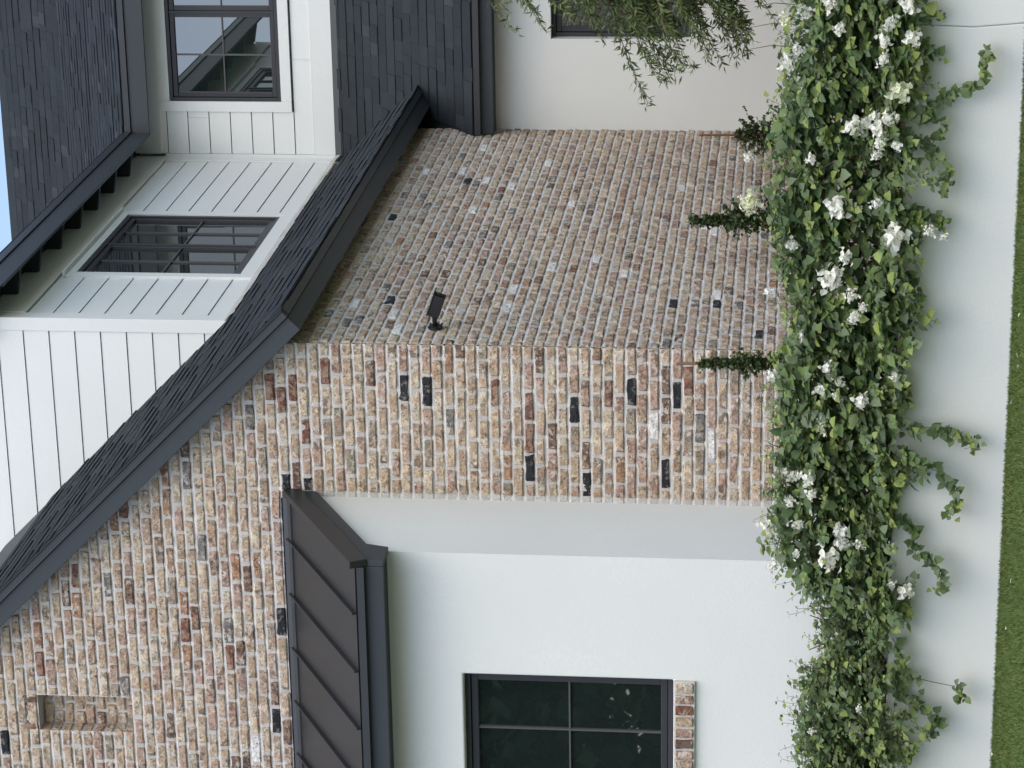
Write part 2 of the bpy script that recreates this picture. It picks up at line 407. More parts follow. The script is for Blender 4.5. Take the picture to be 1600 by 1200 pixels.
# ---- wing roof (45 degrees): deck slab, fascia, drip edge, shingles
d45 = Vector((-1, 0, 1)).normalized()
def slab(name, poly, y0, y1, mat, parent=house, **k): b = MB(); b.prism(poly, 'y', y0, y1); return b.build(name, mat, parent, **k)
YE = 6.35
eb = Vector((.128, 0, 4.161)); et = Vector((.252, 0, 4.282)); n45 = Vector((1, 0, 1)).normalized()
def rp(a, b): q = eb+d45*a+n45*b; return (q.x, q.z)          # along slope a, off slope b
RL = 3.8
roof = slab('gable_roof', [rp(.03, .02), rp(.03, .166), rp(RL, .166), rp(RL, .02)], -.11, YE, 'dark_soffit')
slab('gable_roof_slope', [(2*RX-p, q) for p, q in (rp(.03, .02), rp(.03, .166), rp(RL, .166), rp(RL, .02))], -.11, YE, 'shingle_plain')
slab('rake_fascia', [rp(0, 0), rp(0, .108), rp(RL, .108), rp(RL, 0)], -.14, -.112, 'fascia_paint', bevel=.003)
slab('rake_trim', [rp(-.008, .112), rp(-.008, .160), rp(RL, .160), rp(RL, .112)], -.158, -.113, 'fascia_paint', bevel=.003)
slab('drip_edge', [rp(-.015, .163), rp(-.015, .173), rp(RL, .173), rp(RL, .163)], -.168, .05, 'drip_metal')
slab('rake_soffit', [rp(.03, .012), rp(.03, .018), rp(RL, .018), rp(RL, .012)], -.11, .02, 'dark_soffit')
slab('eave_fascia', [rp(0, .002), rp(0, .108), rp(.028, .108), rp(.028, .002)], -.111, 6.0, 'fascia_paint', bevel=.002)
slab('eave_trim', [rp(-.012, .113), rp(-.012, .164), rp(.028, .164), rp(.028, .113)], -.112, 6.0, 'drip_metal', bevel=.002)
slab('soffit_board', [rp(.03, -.004), rp(.03, .018), (-.03, zund(-.03)+.02), (-.03, zund(-.03)-.006)], -.09, 6.0, 'dark_soffit')
o = eb+n45*.176-d45*.02
shingles(roof, Vector((o.x, 0, o.z)), (0, 1, 0), d45, lambda v: (-.172, 6.3), 3.2, 300, .135)

# ---- bay with standing-seam roof
BXR, BYF = -1.016, -.855; BXL = 2*RX-BXR
wx0, wx1, wz0, wz1 = -3.36, -1.803, 1.852, 3.12
b = MB()
fz0, fz1 = .3, 3.69
th = .13
xs = [BXL, wx0, wx1, BXR]; zs = [fz0, wz0, wz1, fz1]
for i in range(3):
    for j in range(3):
        if (i, j) == (1, 1): continue
        b.add([(xs[i], BYF, zs[j]), (xs[i+1], BYF, zs[j]), (xs[i+1], BYF, zs[j+1]), (xs[i], BYF, zs[j+1])], [(0, 1, 2, 3)])
def reveal(b, x0, x1, z0, z1, y0, y1):
    b.add([(x0, y0, z0), (x1, y0, z0), (x1, y1, z0), (x0, y1, z0), (x0, y0, z1), (x1, y0, z1), (x1, y1, z1), (x0, y1, z1)], [(0, 1, 2, 3), (5, 4, 7, 6), (4, 0, 3, 7), (1, 5, 6, 2)])
reveal(b, wx0, wx1, wz0, wz1, BYF, BYF+th)
b.add([(BXR, BYF, fz0), (BXR, .03, fz0), (BXR, .03, 4.17), (BXR, BYF, fz1)], [(0, 1, 2, 3)])
b.add([(BXL, BYF, fz0), (BXL, .03, fz0), (BXL, .03, 4.17), (BXL, BYF, fz1)], [(3, 2, 1, 0)])
import bmesh
me = b.mesh('bay_wall', ['stucco']); bm = bmesh.new(); bm.from_mesh(me); bmesh.ops.remove_doubles(bm, verts=bm.verts, dist=.0005); bm.to_mesh(me); bm.free()
bay = link(bpy.data.objects.new('bay_wall', me), house)
md = bay.modifiers.new('bevel', 'BEVEL'); md.width = .012; md.segments = 3; md.limit_method = 'ANGLE'
b = MB(); b.box(BXR-.02, -.984, .006, .05, .58, 4.05); b.build('mortar_joint', 'mortar', house)

def window(name, org, ux, W_, H_, sashes, cols, rows, fr=.030, sash=.040, mun=.010, out=Vector((0, -1, 0)), head=0):
    # org: lower-left outer corner of the frame on its plane; ux: unit horizontal, out: towards the viewer
    ux = Vector(ux); uz = Vector((0, 0, 1)); root = empty(name, org, house)
    def bar(nm, u0, u1, z0, z1, d0, d1, mat, parent=root, bev=.003):
        q = MB(); vs = []
        for d in (d0, d1):
            for (u, z) in ((u0, z0), (u1, z0), (u1, z1), (u0, z1)): vs.append(ux*u+uz*z+out*d)
        q.add(vs, [(0, 1, 2, 3), (7, 6, 5, 4), (0, 4, 5, 1), (1, 5, 6, 2), (2, 6, 7, 3), (3, 7, 4, 0)])
        return q.build(nm, mat, parent, bevel=bev)
    q = []
    for (u0, u1, z0, z1) in ((0, W_, 0, fr), (0, W_, H_-fr, H_), (0, fr, fr+.001, H_-fr-.001), (W_-fr, W_, fr+.001, H_-fr-.001)): bar('frame', u0, u1, z0, z1, -.06, 0, 'bronze_frame')
    sw_ = (W_-2*fr)/sashes
    for s in range(sashes):
        a = fr+sw_*s+.004; c = fr+sw_*(s+1)-.004; lo = fr+.004; hi = H_-fr-.004
        if s: bar('mullion', a-.016, a+.008, fr+.002, H_-fr-.002, -.05, -.004, 'bronze_frame'); a += .010
        for (u0, u1, z0, z1) in ((a, c, lo, lo+sash), (a, c, hi-sash, hi), (a, a+sash, lo+sash+.001, hi-sash-.001), (c-sash, c, lo+sash+.001, hi-sash-.001)): bar('sash', u0, u1, z0, z1, -.05, -.014, 'bronze_frame')
        ga, gc, gl, gh = a+sash, c-sash, lo+sash, hi-sash
        for i in range(cols):
            for j in range(rows):
                u0 = ga+(gc-ga)*i/cols; u1 = ga+(gc-ga)*(i+1)/cols; z0 = gl+(gh-gl)*j/rows; z1 = gl+(gh-gl)*(j+1)/rows
                t = rng.uniform(-.0006, .0006)
                qq = MB(); vs = [ux*u0+uz*z0-out*(.036+t), ux*u1+uz*z0-out*(.036-t), ux*u1+uz*z1-out*.036, ux*u0+uz*z1-out*(.036+t)]
                qq.add(vs+[v-out*.006 for v in vs], [(0, 1, 2, 3), (7, 6, 5, 4), (0, 4, 5, 1), (1, 5, 6, 2), (2, 6, 7, 3), (3, 7, 4, 0)])
                qq.build('pane', 'glass', root)
        for i in range(1, cols): u = ga+(gc-ga)*i/cols; bar('muntin', u-mun/2, u+mun/2, gl, gh, -.037, -.022, 'grey_muntin', bev=0)
        for j in range(1, rows): z = gl+(gh-gl)*j/rows; bar('muntin', ga, gc, z-mun/2, z+mun/2, -.037, -.0225, 'grey_muntin', bev=0)
    bar('room_back', -.01, W_+.01, -.01, H_+.01, -.10, -.075, 'interior_dark', bev=0)
    return root
window('window', Vector((wx0+.004, BYF+.075, wz0+.004)), (1, 0, 0), wx1-wx0-.008, wz1-wz0-.008, 2, 2, 2)
# rowlock brick sill
sill = MB(); sill.box(wx0-.02, wx1+.0, BYF-.022, BYF+.10, 1.722, 1.848); sl = sill.build('window_sill', 'mortar', house, bevel=.004)
ns = 21; pit = (wx1-wx0)/ns
for k in range(ns):
    kind = ('tan', 'rose', 'red', 'buff', 'rose', 'brown', 'pink', 'rose')[(ns-1-k) % 8]
    if k >= ns-2: kind = ('rose', 'cream')[k-ns+2]
    mx = basis(Vector((wx1-pit*(ns-k-.5)-.004, BYF-.036, 1.786)), Vector((0, 0, 1))*.105, Vector((0, -1, 0)), Vector((1, 0, 0))*(pit-.016))
    place('brick', BM[k % NV], mx, sl, 'brick_'+kind)
# bay roof
RY0, RZ0, RY1, RZ1 = -1.12, 3.712, -.004, 4.315      # eave, top
RXR = -.965; RXL = 2*RX-RXR; sl_ = (RZ1-RZ0)/(RY1-RY0)
dv = Vector((0, RY1-RY0, RZ1-RZ0)).normalized(); dn = Vector((0, -dv.z, dv.y))
brf = empty('bay_roof', (0, 0, 0), house)
def rpoly(name, pts, x0, x1, mat, parent=brf, **k): q = MB(); q.prism(pts, 'x', x0, x1); return q.build(name, mat, parent, **k)
def bp(a, n_): q = Vector((0, RY0, RZ0))+dv*a+dn*n_; return (q.y, q.z)
LR = (Vector((0, RY1, RZ1))-Vector((0, RY0, RZ0))).length
rpoly('deck', [bp(.02, -.004), bp(LR, -.004), bp(LR, -.10), bp(.02, -.06)], RXL+.05, RXR-.05, 'dark_soffit')
seams = [-1.30-.376*k for k in range(9)]
edges = [RXR-.03]+seams+[RXL+.03]
for k in range(len(edges)-1):
    if edges[k]-edges[k+1] < .03: continue
    rpoly('roof_panel', [bp(-.012, .002), bp(LR, .002), bp(LR, -.002), bp(-.012, -.002)], edges[k+1]+.001, edges[k]-.001, 'seam_metal')
for s in seams: rpoly('standing_seam', [bp(-.014, .003), bp(LR-.01, .003), bp(LR-.01, .028), bp(-.014, .028)], s-.006, s+.006, 'seam_metal')
rpoly('rake_cap', [bp(-.016, .034), bp(LR-.01, .034), bp(LR-.01, -.075), bp(-.016, -.075)], RXR-.045, RXR, 'seam_metal', bevel=.004)
zk = lambda y, d: RZ0+sl_*(y-RY0)-d
rpoly('rake_board', [(RY0+.03, zk(RY0+.03, .087)), (-.01, zk(-.01, .087)), (-.01, zk(-.01, .183)), (BYF+.02, zk(BYF+.02, .183)), (BYF-.02, 3.545), (RY0+.03, 3.545)], RXR-.05, RXR-.012, 'fascia_paint', bevel=.003)
rpoly('top_flashing', [(-.0, RZ1-.02), (-.006, RZ1+.035), (-.022, RZ1+.030), (-.030, RZ1+.004), (-.075, RZ1-.024), (-.07, RZ1-.036)], RXL, RXR-.02, 'drip_metal')
rpoly('drip_edge', [(RY0-.006, 3.700), (RY0+.018, 3.706), (RY0+.018, 3.655), (RY0-.006, 3.655)], RXL, RXR-.046, 'drip_metal', bevel=.002)
rpoly('eave_fascia', [(RY0+.03, 3.700), (RY0+.058, 3.700), (RY0+.058, 3.545), (RY0+.03, 3.545)], RXL+.0, RXR-.052, 'fascia_paint', bevel=.003)
rpoly('soffit', [(RY0+.06, 3.575), (BYF+.02, 3.575), (BYF+.02, 3.560), (RY0+.06, 3.560)], RXL+.01, RXR-.053, 'dark_soffit')
rpoly('rake_soffit', [(RY0+.06, zk(RY0+.06, .165)), (-.01, zk(-.01, .165)), (-.01, zk(-.01, .180)), (RY0+.06, zk(RY0+.06, .180))], BXR-.005, RXR-.05, 'dark_soffit')

# ---- far lower wall with eave and shingle roof
b = MB(); fx0, fz_0, fz_1 = .745, 2.02, 3.139
xs = [-.02, fx0, fx0+1.55, 5.0]; zs = [.3, fz_0, fz_1, 3.74]
for i in range(3):
    for j in range(3):
        if (i, j) == (1, 1): continue
        b.add([(xs[i], YF, zs[j]), (xs[i+1], YF, zs[j]), (xs[i+1], YF, zs[j+1]), (xs[i], YF, zs[j+1])], [(0, 1, 2, 3)])
reveal(b, fx0, fx0+1.55, fz_0, fz_1, YF, YF+.12)
b.build('stucco_wall', 'stucco', house, recalc=False)
window('window', Vector((fx0+.004, YF+.085, fz_0+.004)), (1, 0, 0), 1.54, fz_1-fz_0-.008, 2, 2, 2)
EY, EZ, TZ = 5.29, 3.742, 5.185
ld = Vector((0, YU-EY, TZ-EZ)).normalized(); ln = Vector((0, -ld.z, ld.y)); LL = (Vector((0, YU, TZ))-Vector((0, EY, EZ))).length
def lp(a, n_): q = Vector((0, EY, EZ))+ld*a+ln*n_; return (q.y, q.z)
lroof = rpoly('porch_roof', [lp(.01, -.006), lp(LL+.05, -.006), lp(LL+.05, -.12), lp(.06, -.06)], -1.6, 5.2, 'dark_soffit', house)
rpoly('drip_edge', [(EY-.010, EZ-.006), (EY+.03, EZ-.0), (EY+.03, EZ-.055), (EY-.010, EZ-.055)], .012, 5.2, 'drip_metal', house, bevel=.002)
rpoly('eave_fascia', [(EY+.035, EZ-.01), (EY+.062, EZ-.01), (EY+.062, EZ-.155), (EY+.035, EZ-.155)], .012, 5.2, 'fascia_paint', house, bevel=.003)
rpoly('soffit_board', [(EY+.063, EZ-.135), (YF-.002, EZ-.135), (YF-.002, EZ-.15), (EY+.063, EZ-.15)], .012, 5.2, 'dark_soffit', house)
shingles(lroof, Vector((0, EY-.012, EZ+.002)), (1, 0, 0), ld, lambda v: (.022 if v < .55 else -1.2, 4.2), LL-.02, 300, .137, .25)
rpoly('wall_flashing', [lp(LL-.11, .016), lp(LL, .016), lp(LL, .003), lp(LL-.11, .008)], -1.0, 5.0, 'drip_metal', house)

# ---- upper block and upper rear wall in white lap boards
WZ = 7.02
core = MB(); core.prism([(-3.2, 4.6), (XB-.115, 4.6), (XB-.115, WZ-.01), (-3.2, WZ-.01+.85*(2.4))], 'y', YB+.03, 9); core.box(XB-.05, 5, YU+.115, YU+.3, 4.9, WZ); core.build('wall_core', 'white_paint', house)
ZL = [6.505-.19*k for k in range(-10, 9)]         # lower edges of the boards
uw = (-.152, 1.42, 5.66, 6.655)                  # upper rear window, outer frame
swn = (3.56, 5.205, 5.326, 6.59)                 # block side window (y0,y1,z0,z1)
TR = .092
def board(part, plane, u0, u1, z0, z1):
    if u1-u0 < .02: return
    h = z1-z0; t0, t1 = .0185, .0125
    q = MB()
    def pt(u, d, z): return (u, plane[1]-d+.022, z) if plane[0] == 'y' else (plane[1]+d-.022, u, z)
    vs = [pt(u, d, z) for (u) in (u0, u1) for (d, z) in ((.0, z0), (t0, z0), (t1, z1), (.0, z1))]
    q.add(vs, [(0, 1, 2, 3), (7, 6, 5, 4), (0, 4, 5, 1), (1, 5, 6, 2), (2, 6, 7, 3), (3, 7, 4, 0)])
    q.build('siding_board', 'white_paint', part)
def sided(name, plane, u0, u1fun, z_lo, z_hi, hole=None, joints=()):
    part = empty(name, (0, 0, 0), house)
    for z in ZL:
        a, c = max(z+.0035, z_lo), min(z+.19-.0035, z_hi)
        if c-a < .02: continue
        lo = u1fun[0](c); hi = u1fun[1](a)
        spans = [(lo, hi)]
        if hole and a < hole[3] and c > hole[2]:
            ns_ = []
            if a < hole[2]-.01 or c > hole[3]+.01:
                board(part, plane, hole[0]+.001, hole[1]-.001, a if a < hole[2] else hole[3]+.002, hole[2]-.002 if a < hole[2] else c)
            spans = [(lo, hole[0]), (hole[1], hi)]
        for (p0, p1) in spans:
            cuts = [j for (jz, j) in joints if abs(jz-z) < .05 and p0 < j < p1]
            pts = [p0]+cuts+[p1]
            for k in range(len(pts)-1): board(part, plane, pts[k]+(.001 if k else 0), pts[k+1]-(.001 if k < len(pts)-2 else 0), a, c)
    return part
sideh = (swn[0]-TR, swn[1]+TR, swn[2]-.11, swn[3]+TR-.03)
p1 = sided('block_front', ('y', YB), 0, (lambda z: max(-3.1, 4.2-z), lambda z: min(XB-.094, XB-.094-(z-7.0)/.85)), 5.0, 8.3)
p2 = sided('block_side', ('x', XB), 0, (lambda z: YB+.125, lambda z: YU-.135), 5.13, 6.70, sideh)
uh = (uw[0]-TR, uw[1]+TR, uw[2]-TR, uw[3]+.1)
p3 = sided('upper_wall', ('y', YU), 0, (lambda z: XB+.035, lambda z: 4.8), 5.385, WZ, uh, joints=((5.365, .22), (6.315, -.3)))
def trim(part, plane, u0, u1, z0, z1, t=.024, name='trim_board'):
    q = MB()
    if plane[0] == 'y': q.box(u0, u1, plane[1]-t+.022, plane[1]+.021, z0, z1)
    else: q.box(plane[1]-.021, plane[1]+t-.022, u0, u1, z0, z1)
    return q.build(name, 'white_paint', part, bevel=.002)
trim(p1, ('y', YB), XB-.092, XB+.004, 4.9, WZ, .028, 'corner_board')
trim(p2, ('x', XB), YB-.004, YB+.122, 4.9, WZ, .0275, 'corner_board')
trim(p2, ('x', XB), YU-.13, YU+.01, 4.9, 6.7, .026, 'corner_board')
trim(p3, ('y', YU), XB, XB+.032, 4.9, 6.72, .026, 'corner_board')
trim(p3, ('y', YU), XB+.034, 4.8, TZ-.02, 5.381, .030, 'skirt_board')
trim(p2, ('x', XB), YB+.124, YU+.02, 6.703, WZ, .030, 'frieze_board')
trim(p3, ('y', YU), XB+.033, 4.8, 6.755, WZ, .034, 'frieze_board')
def casing(part, plane, h, w, bot):
    u0, u1, z0, z1 = h
    trim(part, plane, u0, w[0], z0, z1, .034, 'casing'); trim(part, plane, w[1], u1, z0, z1, .034, 'casing')
    trim(part, plane, w[0]+.001, w[1]-.001, z0, w[2], .033, 'casing'); trim(part, plane, w[0]+.001, w[1]-.001, w[3], z1, .033, 'casing')
casing(p2, ('x', XB), sideh, swn, .1); casing(p3, ('y', YU), uh, uw, .1)
window('window', Vector((uw[0]+.002, YU-.002, uw[2]+.002)), (1, 0, 0), uw[1]-uw[0]-.004, uw[3]-uw[2]-.004, 2, 2, 2, mun=.011)
window('window', Vector((XB-.0, swn[0]+.002, swn[2]+.002)), (0, 1, 0), swn[1]-swn[0]-.004, swn[3]-swn[2]-.004, 2, 2, 2, out=Vector((1, 0, 0)), mun=.011)
b = MB(); b.box(XB-.004, XB+.045, swn[0]-TR-.01, swn[1]+TR+.01, sideh[3]+.001, sideh[3]+.022); b.build('drip_cap', 'white_paint', p2, bevel=.003)
# loose edge of flashing where the block meets the wing roof
b = MB(); n = 34; rows = []
for k in range(n+1):
    y = 2.40+4.72*k/n; x = XB+.012
    zb = ztop(x)+.02
    rows.append([(x+.002, y, zb+.012+rng.uniform(-.004, .004)), (x+.035+rng.uniform(-.008, .010), y, ztop(x+.035)+.022+rng.uniform(0, .008)), (x+.05+rng.uniform(-.008, .012), y, ztop(x+.05)+.010)])
for k in range(n): b.add(rows[k]+rows[k+1], [(0, 1, 4, 3), (1, 2, 5, 4)])
b.build('flashing', 'old_flashing', house, recalc=False)

# ---- upper eaves: rafter tails, fascia, roofs
OV = .285; FX = XB+OV; FYM = YU-OV; FZ0, FZ1 = 6.785, 6.945
b = MB(); b.box(FX-.026, FX, 2.345, FYM-.002, FZ0, FZ1); b.build('eave_fascia', 'fascia_paint', house, bevel=.003)
b = MB(); b.box(FX-.02, FX+.014, 2.330, FYM-.016, FZ1+.003, FZ1+.06); b.build('eave_trim', 'drip_metal', house, bevel=.003)
b = MB(); b.box(FX-.02, 5.2, FYM, FYM+.026, FZ0, FZ1); b.build('eave_fascia', 'fascia_paint', house, bevel=.003)
b = MB(); b.box(FX-.01, 5.2, FYM-.014, FYM+.02, FZ1+.003, FZ1+.06); b.build('eave_trim', 'drip_metal', house, bevel=.003)
b = MB(); b.prism([(FX, FZ0+.001), (FX, FZ1), (-3.2, FZ1+.85*(FX+3.2)), (-3.2, FZ0-.0+.85*(FX+3.2))], 'y', 2.318, 2.344); b.build('rake_fascia', 'fascia_paint', house, bevel=.003)
ty = 2.965
for yv in (2.40, 2.965, 3.535, 4.165, 4.745, 5.305, 5.852, 6.40):
    b = MB(); b.prism([(XB-.01, 6.882), (FX-.03, 6.835), (FX-.03, 6.975), (XB-.01, 6.985)], 'y', yv, yv+.045); b.build('rafter_tail', 'dark_soffit', house)
for k in range(8):
    xv = .12+k*.56
    b = MB(); b.prism([(YU-.02, 6.90), (FYM+.03, 6.855), (FYM+.03, 6.975), (YU-.02, 6.985)], 'x', xv, xv+.045); b.build('rafter_tail', 'dark_soffit', house)
b = MB(); b.add([(-.8, 2.33, 6.99), (FX-.02, 2.33, 6.99), (FX-.02, FYM+.02, 6.99), (5.2, FYM+.02, 6.99), (5.2, YU+.2, 6.99), (-.8, YU+.2, 6.99)], [(0, 1, 2, 3, 4, 5)]); b.build('soffit', 'dark_soffit', house)
# block roof (low, seen only at its edge) and the main roof in two pitches
b = MB(); b.prism([(FX+.01, 7.006), (FX+.01, 7.024), (-3.2, 7.024+.85*(FX+3.21)), (-3.2, 7.006+.85*(FX+3.21))], 'y', 2.32, 9.5); b.build('block_roof', 'shingle_dark', house)
s1, s2 = .47, 1.0; y1 = 9.62; z0m = 7.012; zb1 = z0m+s1*(y1-FYM); y2 = y1+.90; zr = zb1+s2*(y2-y1)
mroof = rpoly('main_roof', [(FYM-.0, z0m-.004), (y1, zb1-.004), (y2, zr-.004), (y2+2, zr-2), (y2+2, 6.9), (FYM+.2, 6.99)], -3.2, 5.2, 'shingle_dark', house)
a1 = Vector((0, 1, s1)).normalized(); L1 = (Vector((0, y1, zb1))-Vector((0, FYM, z0m))).length
shingles(mroof, Vector((0, FYM-.02, z0m+.002)), (1, 0, 0), a1, lambda v: (FX-.2 if v < .3 else -3.0, 3.2), L1, 150, .14, .1)
a2 = Vector((0, 1, s2)).normalized()
shingles(mroof, Vector((0, y1-.004, zb1+.002)), (1, 0, 0), a2, lambda v: (-3.0, 3.2), (y2-y1)*1.414-.04, 150, .13, .3)
rpoly('ridge_cap', [(y2-.09, zr-.075), (y2, zr+.018), (y2+.09, zr-.075), (y2+.09, zr-.09), (y2, zr+.0), (y2-.09, zr-.09)], -3.0, 5.0, 'shingle_grey', house)

# ------------------------------------------------------------ security camera
sc = empty('security_camera', (.012, .30, 3.392))
ax = Vector((.90, -.10, -.32)).normalized(); sd_ = Vector((0, 1, 0)); sd_ = (sd_-ax*sd_.dot(ax)).normalized(); upv = ax.cross(sd_)*-1
if upv.z < 0: upv = -upv
def ob(nm, a0, a1, w, h0, h1, mat, org=Vector((.085, -.01, .01)), bev=.004):
    q = MB(); vs = []
    for a in (a0, a1):
        for (s, h) in ((-w, h0), (w, h0), (w, h1), (-w, h1)): vs.append(org+ax*a+sd_*s+upv*h)
    q.add(vs, [(0, 1, 2, 3), (7, 6, 5, 4), (0, 4, 5, 1), (1, 5, 6, 2), (2, 6, 7, 3), (3, 7, 4, 0)]); return q.build(nm, mat, sc, bevel=bev)
b = MB(); b.tube([(-.004, 0, 0), (.012, 0, 0), (.016, 0, 0)], [.045, .045, .036], 20); b.build('mounting_plate', 'black_plastic', sc)
for (dy, dz) in ((.03, .03), (-.03, .03), (.03, -.03), (-.03, -.03)):
    b = MB(); b.tube([(.010, dy*1.2, dz*1.2), (.018, dy*1.2, dz*1.2)], [.008, .007], 8); b.build('mounting_ear', 'black_plastic', sc)
b = MB(); b.tube([(.01, 0, 0), (.045, -.002, .004), (.07, -.006, .004), (.095, -.012, .0)], [.016, .015, .017, .014], 12); b.build('arm', 'black_plastic', sc, smooth=True)
ob('body', .0, .145, .034, -.036, .034, 'black_plastic'); ob('sun_shield', -.006, .168, .038, .034, .041, 'black_plastic', bev=.002)
ob('lens', .146, .149, .02, -.02, .02, 'lens_glass', bev=0)
tag(sc, 'black bullet security camera on a bracket near the corner of the brick wall', 'camera')

# ------------------------------------------------------------ foliage tools
OVATE = (np.array([(0, 0, 0), (0, .28, -.01), (0, .62, -.03), (0, 1, -.15), (-.41, .20, .07), (-.34, .58, .03), (.41, .20, .07), (.34, .58, .03)]), [(0, 1, 4), (0, 6, 1), (1, 2, 5, 4), (1, 6, 7, 2), (2, 3, 5), (2, 7, 3)])
LANCE = (np.array([(0, 0, 0), (-.105, .45, .01), (0, .45, -.015), (.105, .45, .01), (0, 1, -.06)]), [(0, 2, 1), (0, 3, 2), (1, 2, 4), (2, 3, 4)])
QUAD = (np.array([(-.5, -.3, 0), (.5, -.4, .1), (.6, .4, -.05), (-.4, .5, .1), (0, 0, .12)]), [(0, 1, 4), (1, 2, 4), (2, 3, 4), (3, 0, 4)])
def frames(d, n):
    d = d/np.linalg.norm(d, axis=1, keepdims=True); n = n-d*(n*d).sum(1, keepdims=True); n = n/(np.linalg.norm(n, axis=1, keepdims=True)+1e-9); return np.cross(d, n), d, n
def foliage_mesh(name, T, pos, d, nrm, size, mi, mats):
    x, y, z = frames(d, nrm); tv, tf = T
    V = pos[:, None, :]+size[:, None, None]*(tv[None, :, 0:1]*x[:, None, :]+tv[None, :, 1:2]*y[:, None, :]+tv[None, :, 2:3]*z[:, None, :])
    N = len(pos); k = len(tv)
    faces = [tuple(i*k+j for j in f) for i in range(N) for f in tf]
    me = bpy.data.meshes.new(name); me.from_pydata(V.reshape(-1, 3).tolist(), [], faces)
    for mt in mats: me.materials.append(M_[mt])
    me.polygons.foreach_set('material_index', np.repeat(mi, len(tf)).astype(int).tolist()); me.polygons.foreach_set('use_smooth', [True]*len(faces)); me.update(); return me
LEAFM = {}
def leaf_obj_mesh(mt):
    if mt not in LEAFM:
        b = MB(); b.add(OVATE[0].tolist(), OVATE[1]); LEAFM[mt] = b.mesh('leaf', [mt], True)
    return LEAFM[mt]
# flower clusters: papery bracts in a loose ball
FLW = []
for i in range(6):
    rr = np.random.RandomState(40+i); b = MB(); x_ = 26
    x_ = 64; dirs = rr.normal(0, 1, (x_, 3)); dirs /= np.linalg.norm(dirs, axis=1, keepdims=True)
    for k in range(x_):
        c = dirs[k]*rr.uniform(.3, 1.0)*np.array((.040, .028, .034))*(1+.5*np.sin(dirs[k, 0]*5+i)*np.sin(dirs[k, 2]*4+2*i)); dd = rr.normal(0, 1, 3)+dirs[k]*.6; nn = dirs[k]+rr.normal(0, .5, 3)
        X, Y, Z = frames(dd[None], nn[None]); s_ = rr.uniform(.013, .024)
        b.add([tuple(c+s_*(v[0]*1.25*X[0]+(v[1]-.4)*Y[0]+v[2]*1.5*Z[0])) for v in OVATE[0]], OVATE[1])
    FLW.append([b.mesh('flower_cluster', ['petal_white']), b.mesh('flower_cluster', ['petal_cream'])])

# ------------------------------------------------------------ flowering vines on the garden wall
PROF = [(2.75, 1.22, .58), (2.36, 1.23, .58), (2.19, 1.25, .55), (2.02, 1.27, .57), (1.84, 1.32, .56), (1.67, 1.34, .58), (1.49, 1.32, .52), (1.31, 1.35, .55), (1.13, 1.33, .46), (.95, 1.33, .62), (.76, 1.27, .57), (.58, 1.19, .6), (.39, 1.31, .59), (.2, 1.31, .6), (.01, 1.29, .58), (-.18, 1.3, .5), (-.37, 1.31, .53), (-.57, 1.31, .62), (-.76, 1.27, .59), (-.96, 1.16, .58), (-1.16, 1.07, .58), (-1.36, .98, .57), (-1.56, 1.10, .56), (-1.77, 1.15, .49), (-1.98, 1.16, .48), (-2.18, 1.12, .49), (-2.6, 1.10, .5)]
px = np.array([p_[0] for p_ in PROF])[::-1]; pt_ = np.array([p_[1] for p_ in PROF])[::-1]; pb = np.array([p_[2] for p_ in PROF])[::-1]
HANG = [[(1.86, .56), (1.88, .45), (1.95, .35), (2.0, .24), (2.16, .21)], [(1.81, .63), (1.8, .53), (1.77, .41), (1.61, .5), (1.54, .39), (1.41, .41)], [(1.28, .58), (1.27, .46), (1.21, .41)], [(.96, .64), (.89, .55), (.75, .53)], [(.05, .56), (.06, .41), (.02, .31), (-.02, .18)], [(-.08, .57), (-.14, .5), (-.19, .38), (-.28, .3), (-.34, .27), (-.42, .3)], [(-.5, .61), (-.52, .51), (-.69, .48), (-.72, .39), (-.81, .34), (-.89, .35)], [(-1.42, .58), (-1.45, .47), (-1.49, .24), (-1.55, .2)], [(-1.54, .56), (-1.63, .41), (-1.7, .32), (-1.79, .37)], [(-1.22, .59), (-1.28, .55), (-1.36, .54)], [(-.91, .58), (-.94, .53), (-1.02, .54)], [(-1.82, .57), (-1.86, .52), (-1.92, .48)], [(.34, .64), (.31, .58), (.2, .58)]]
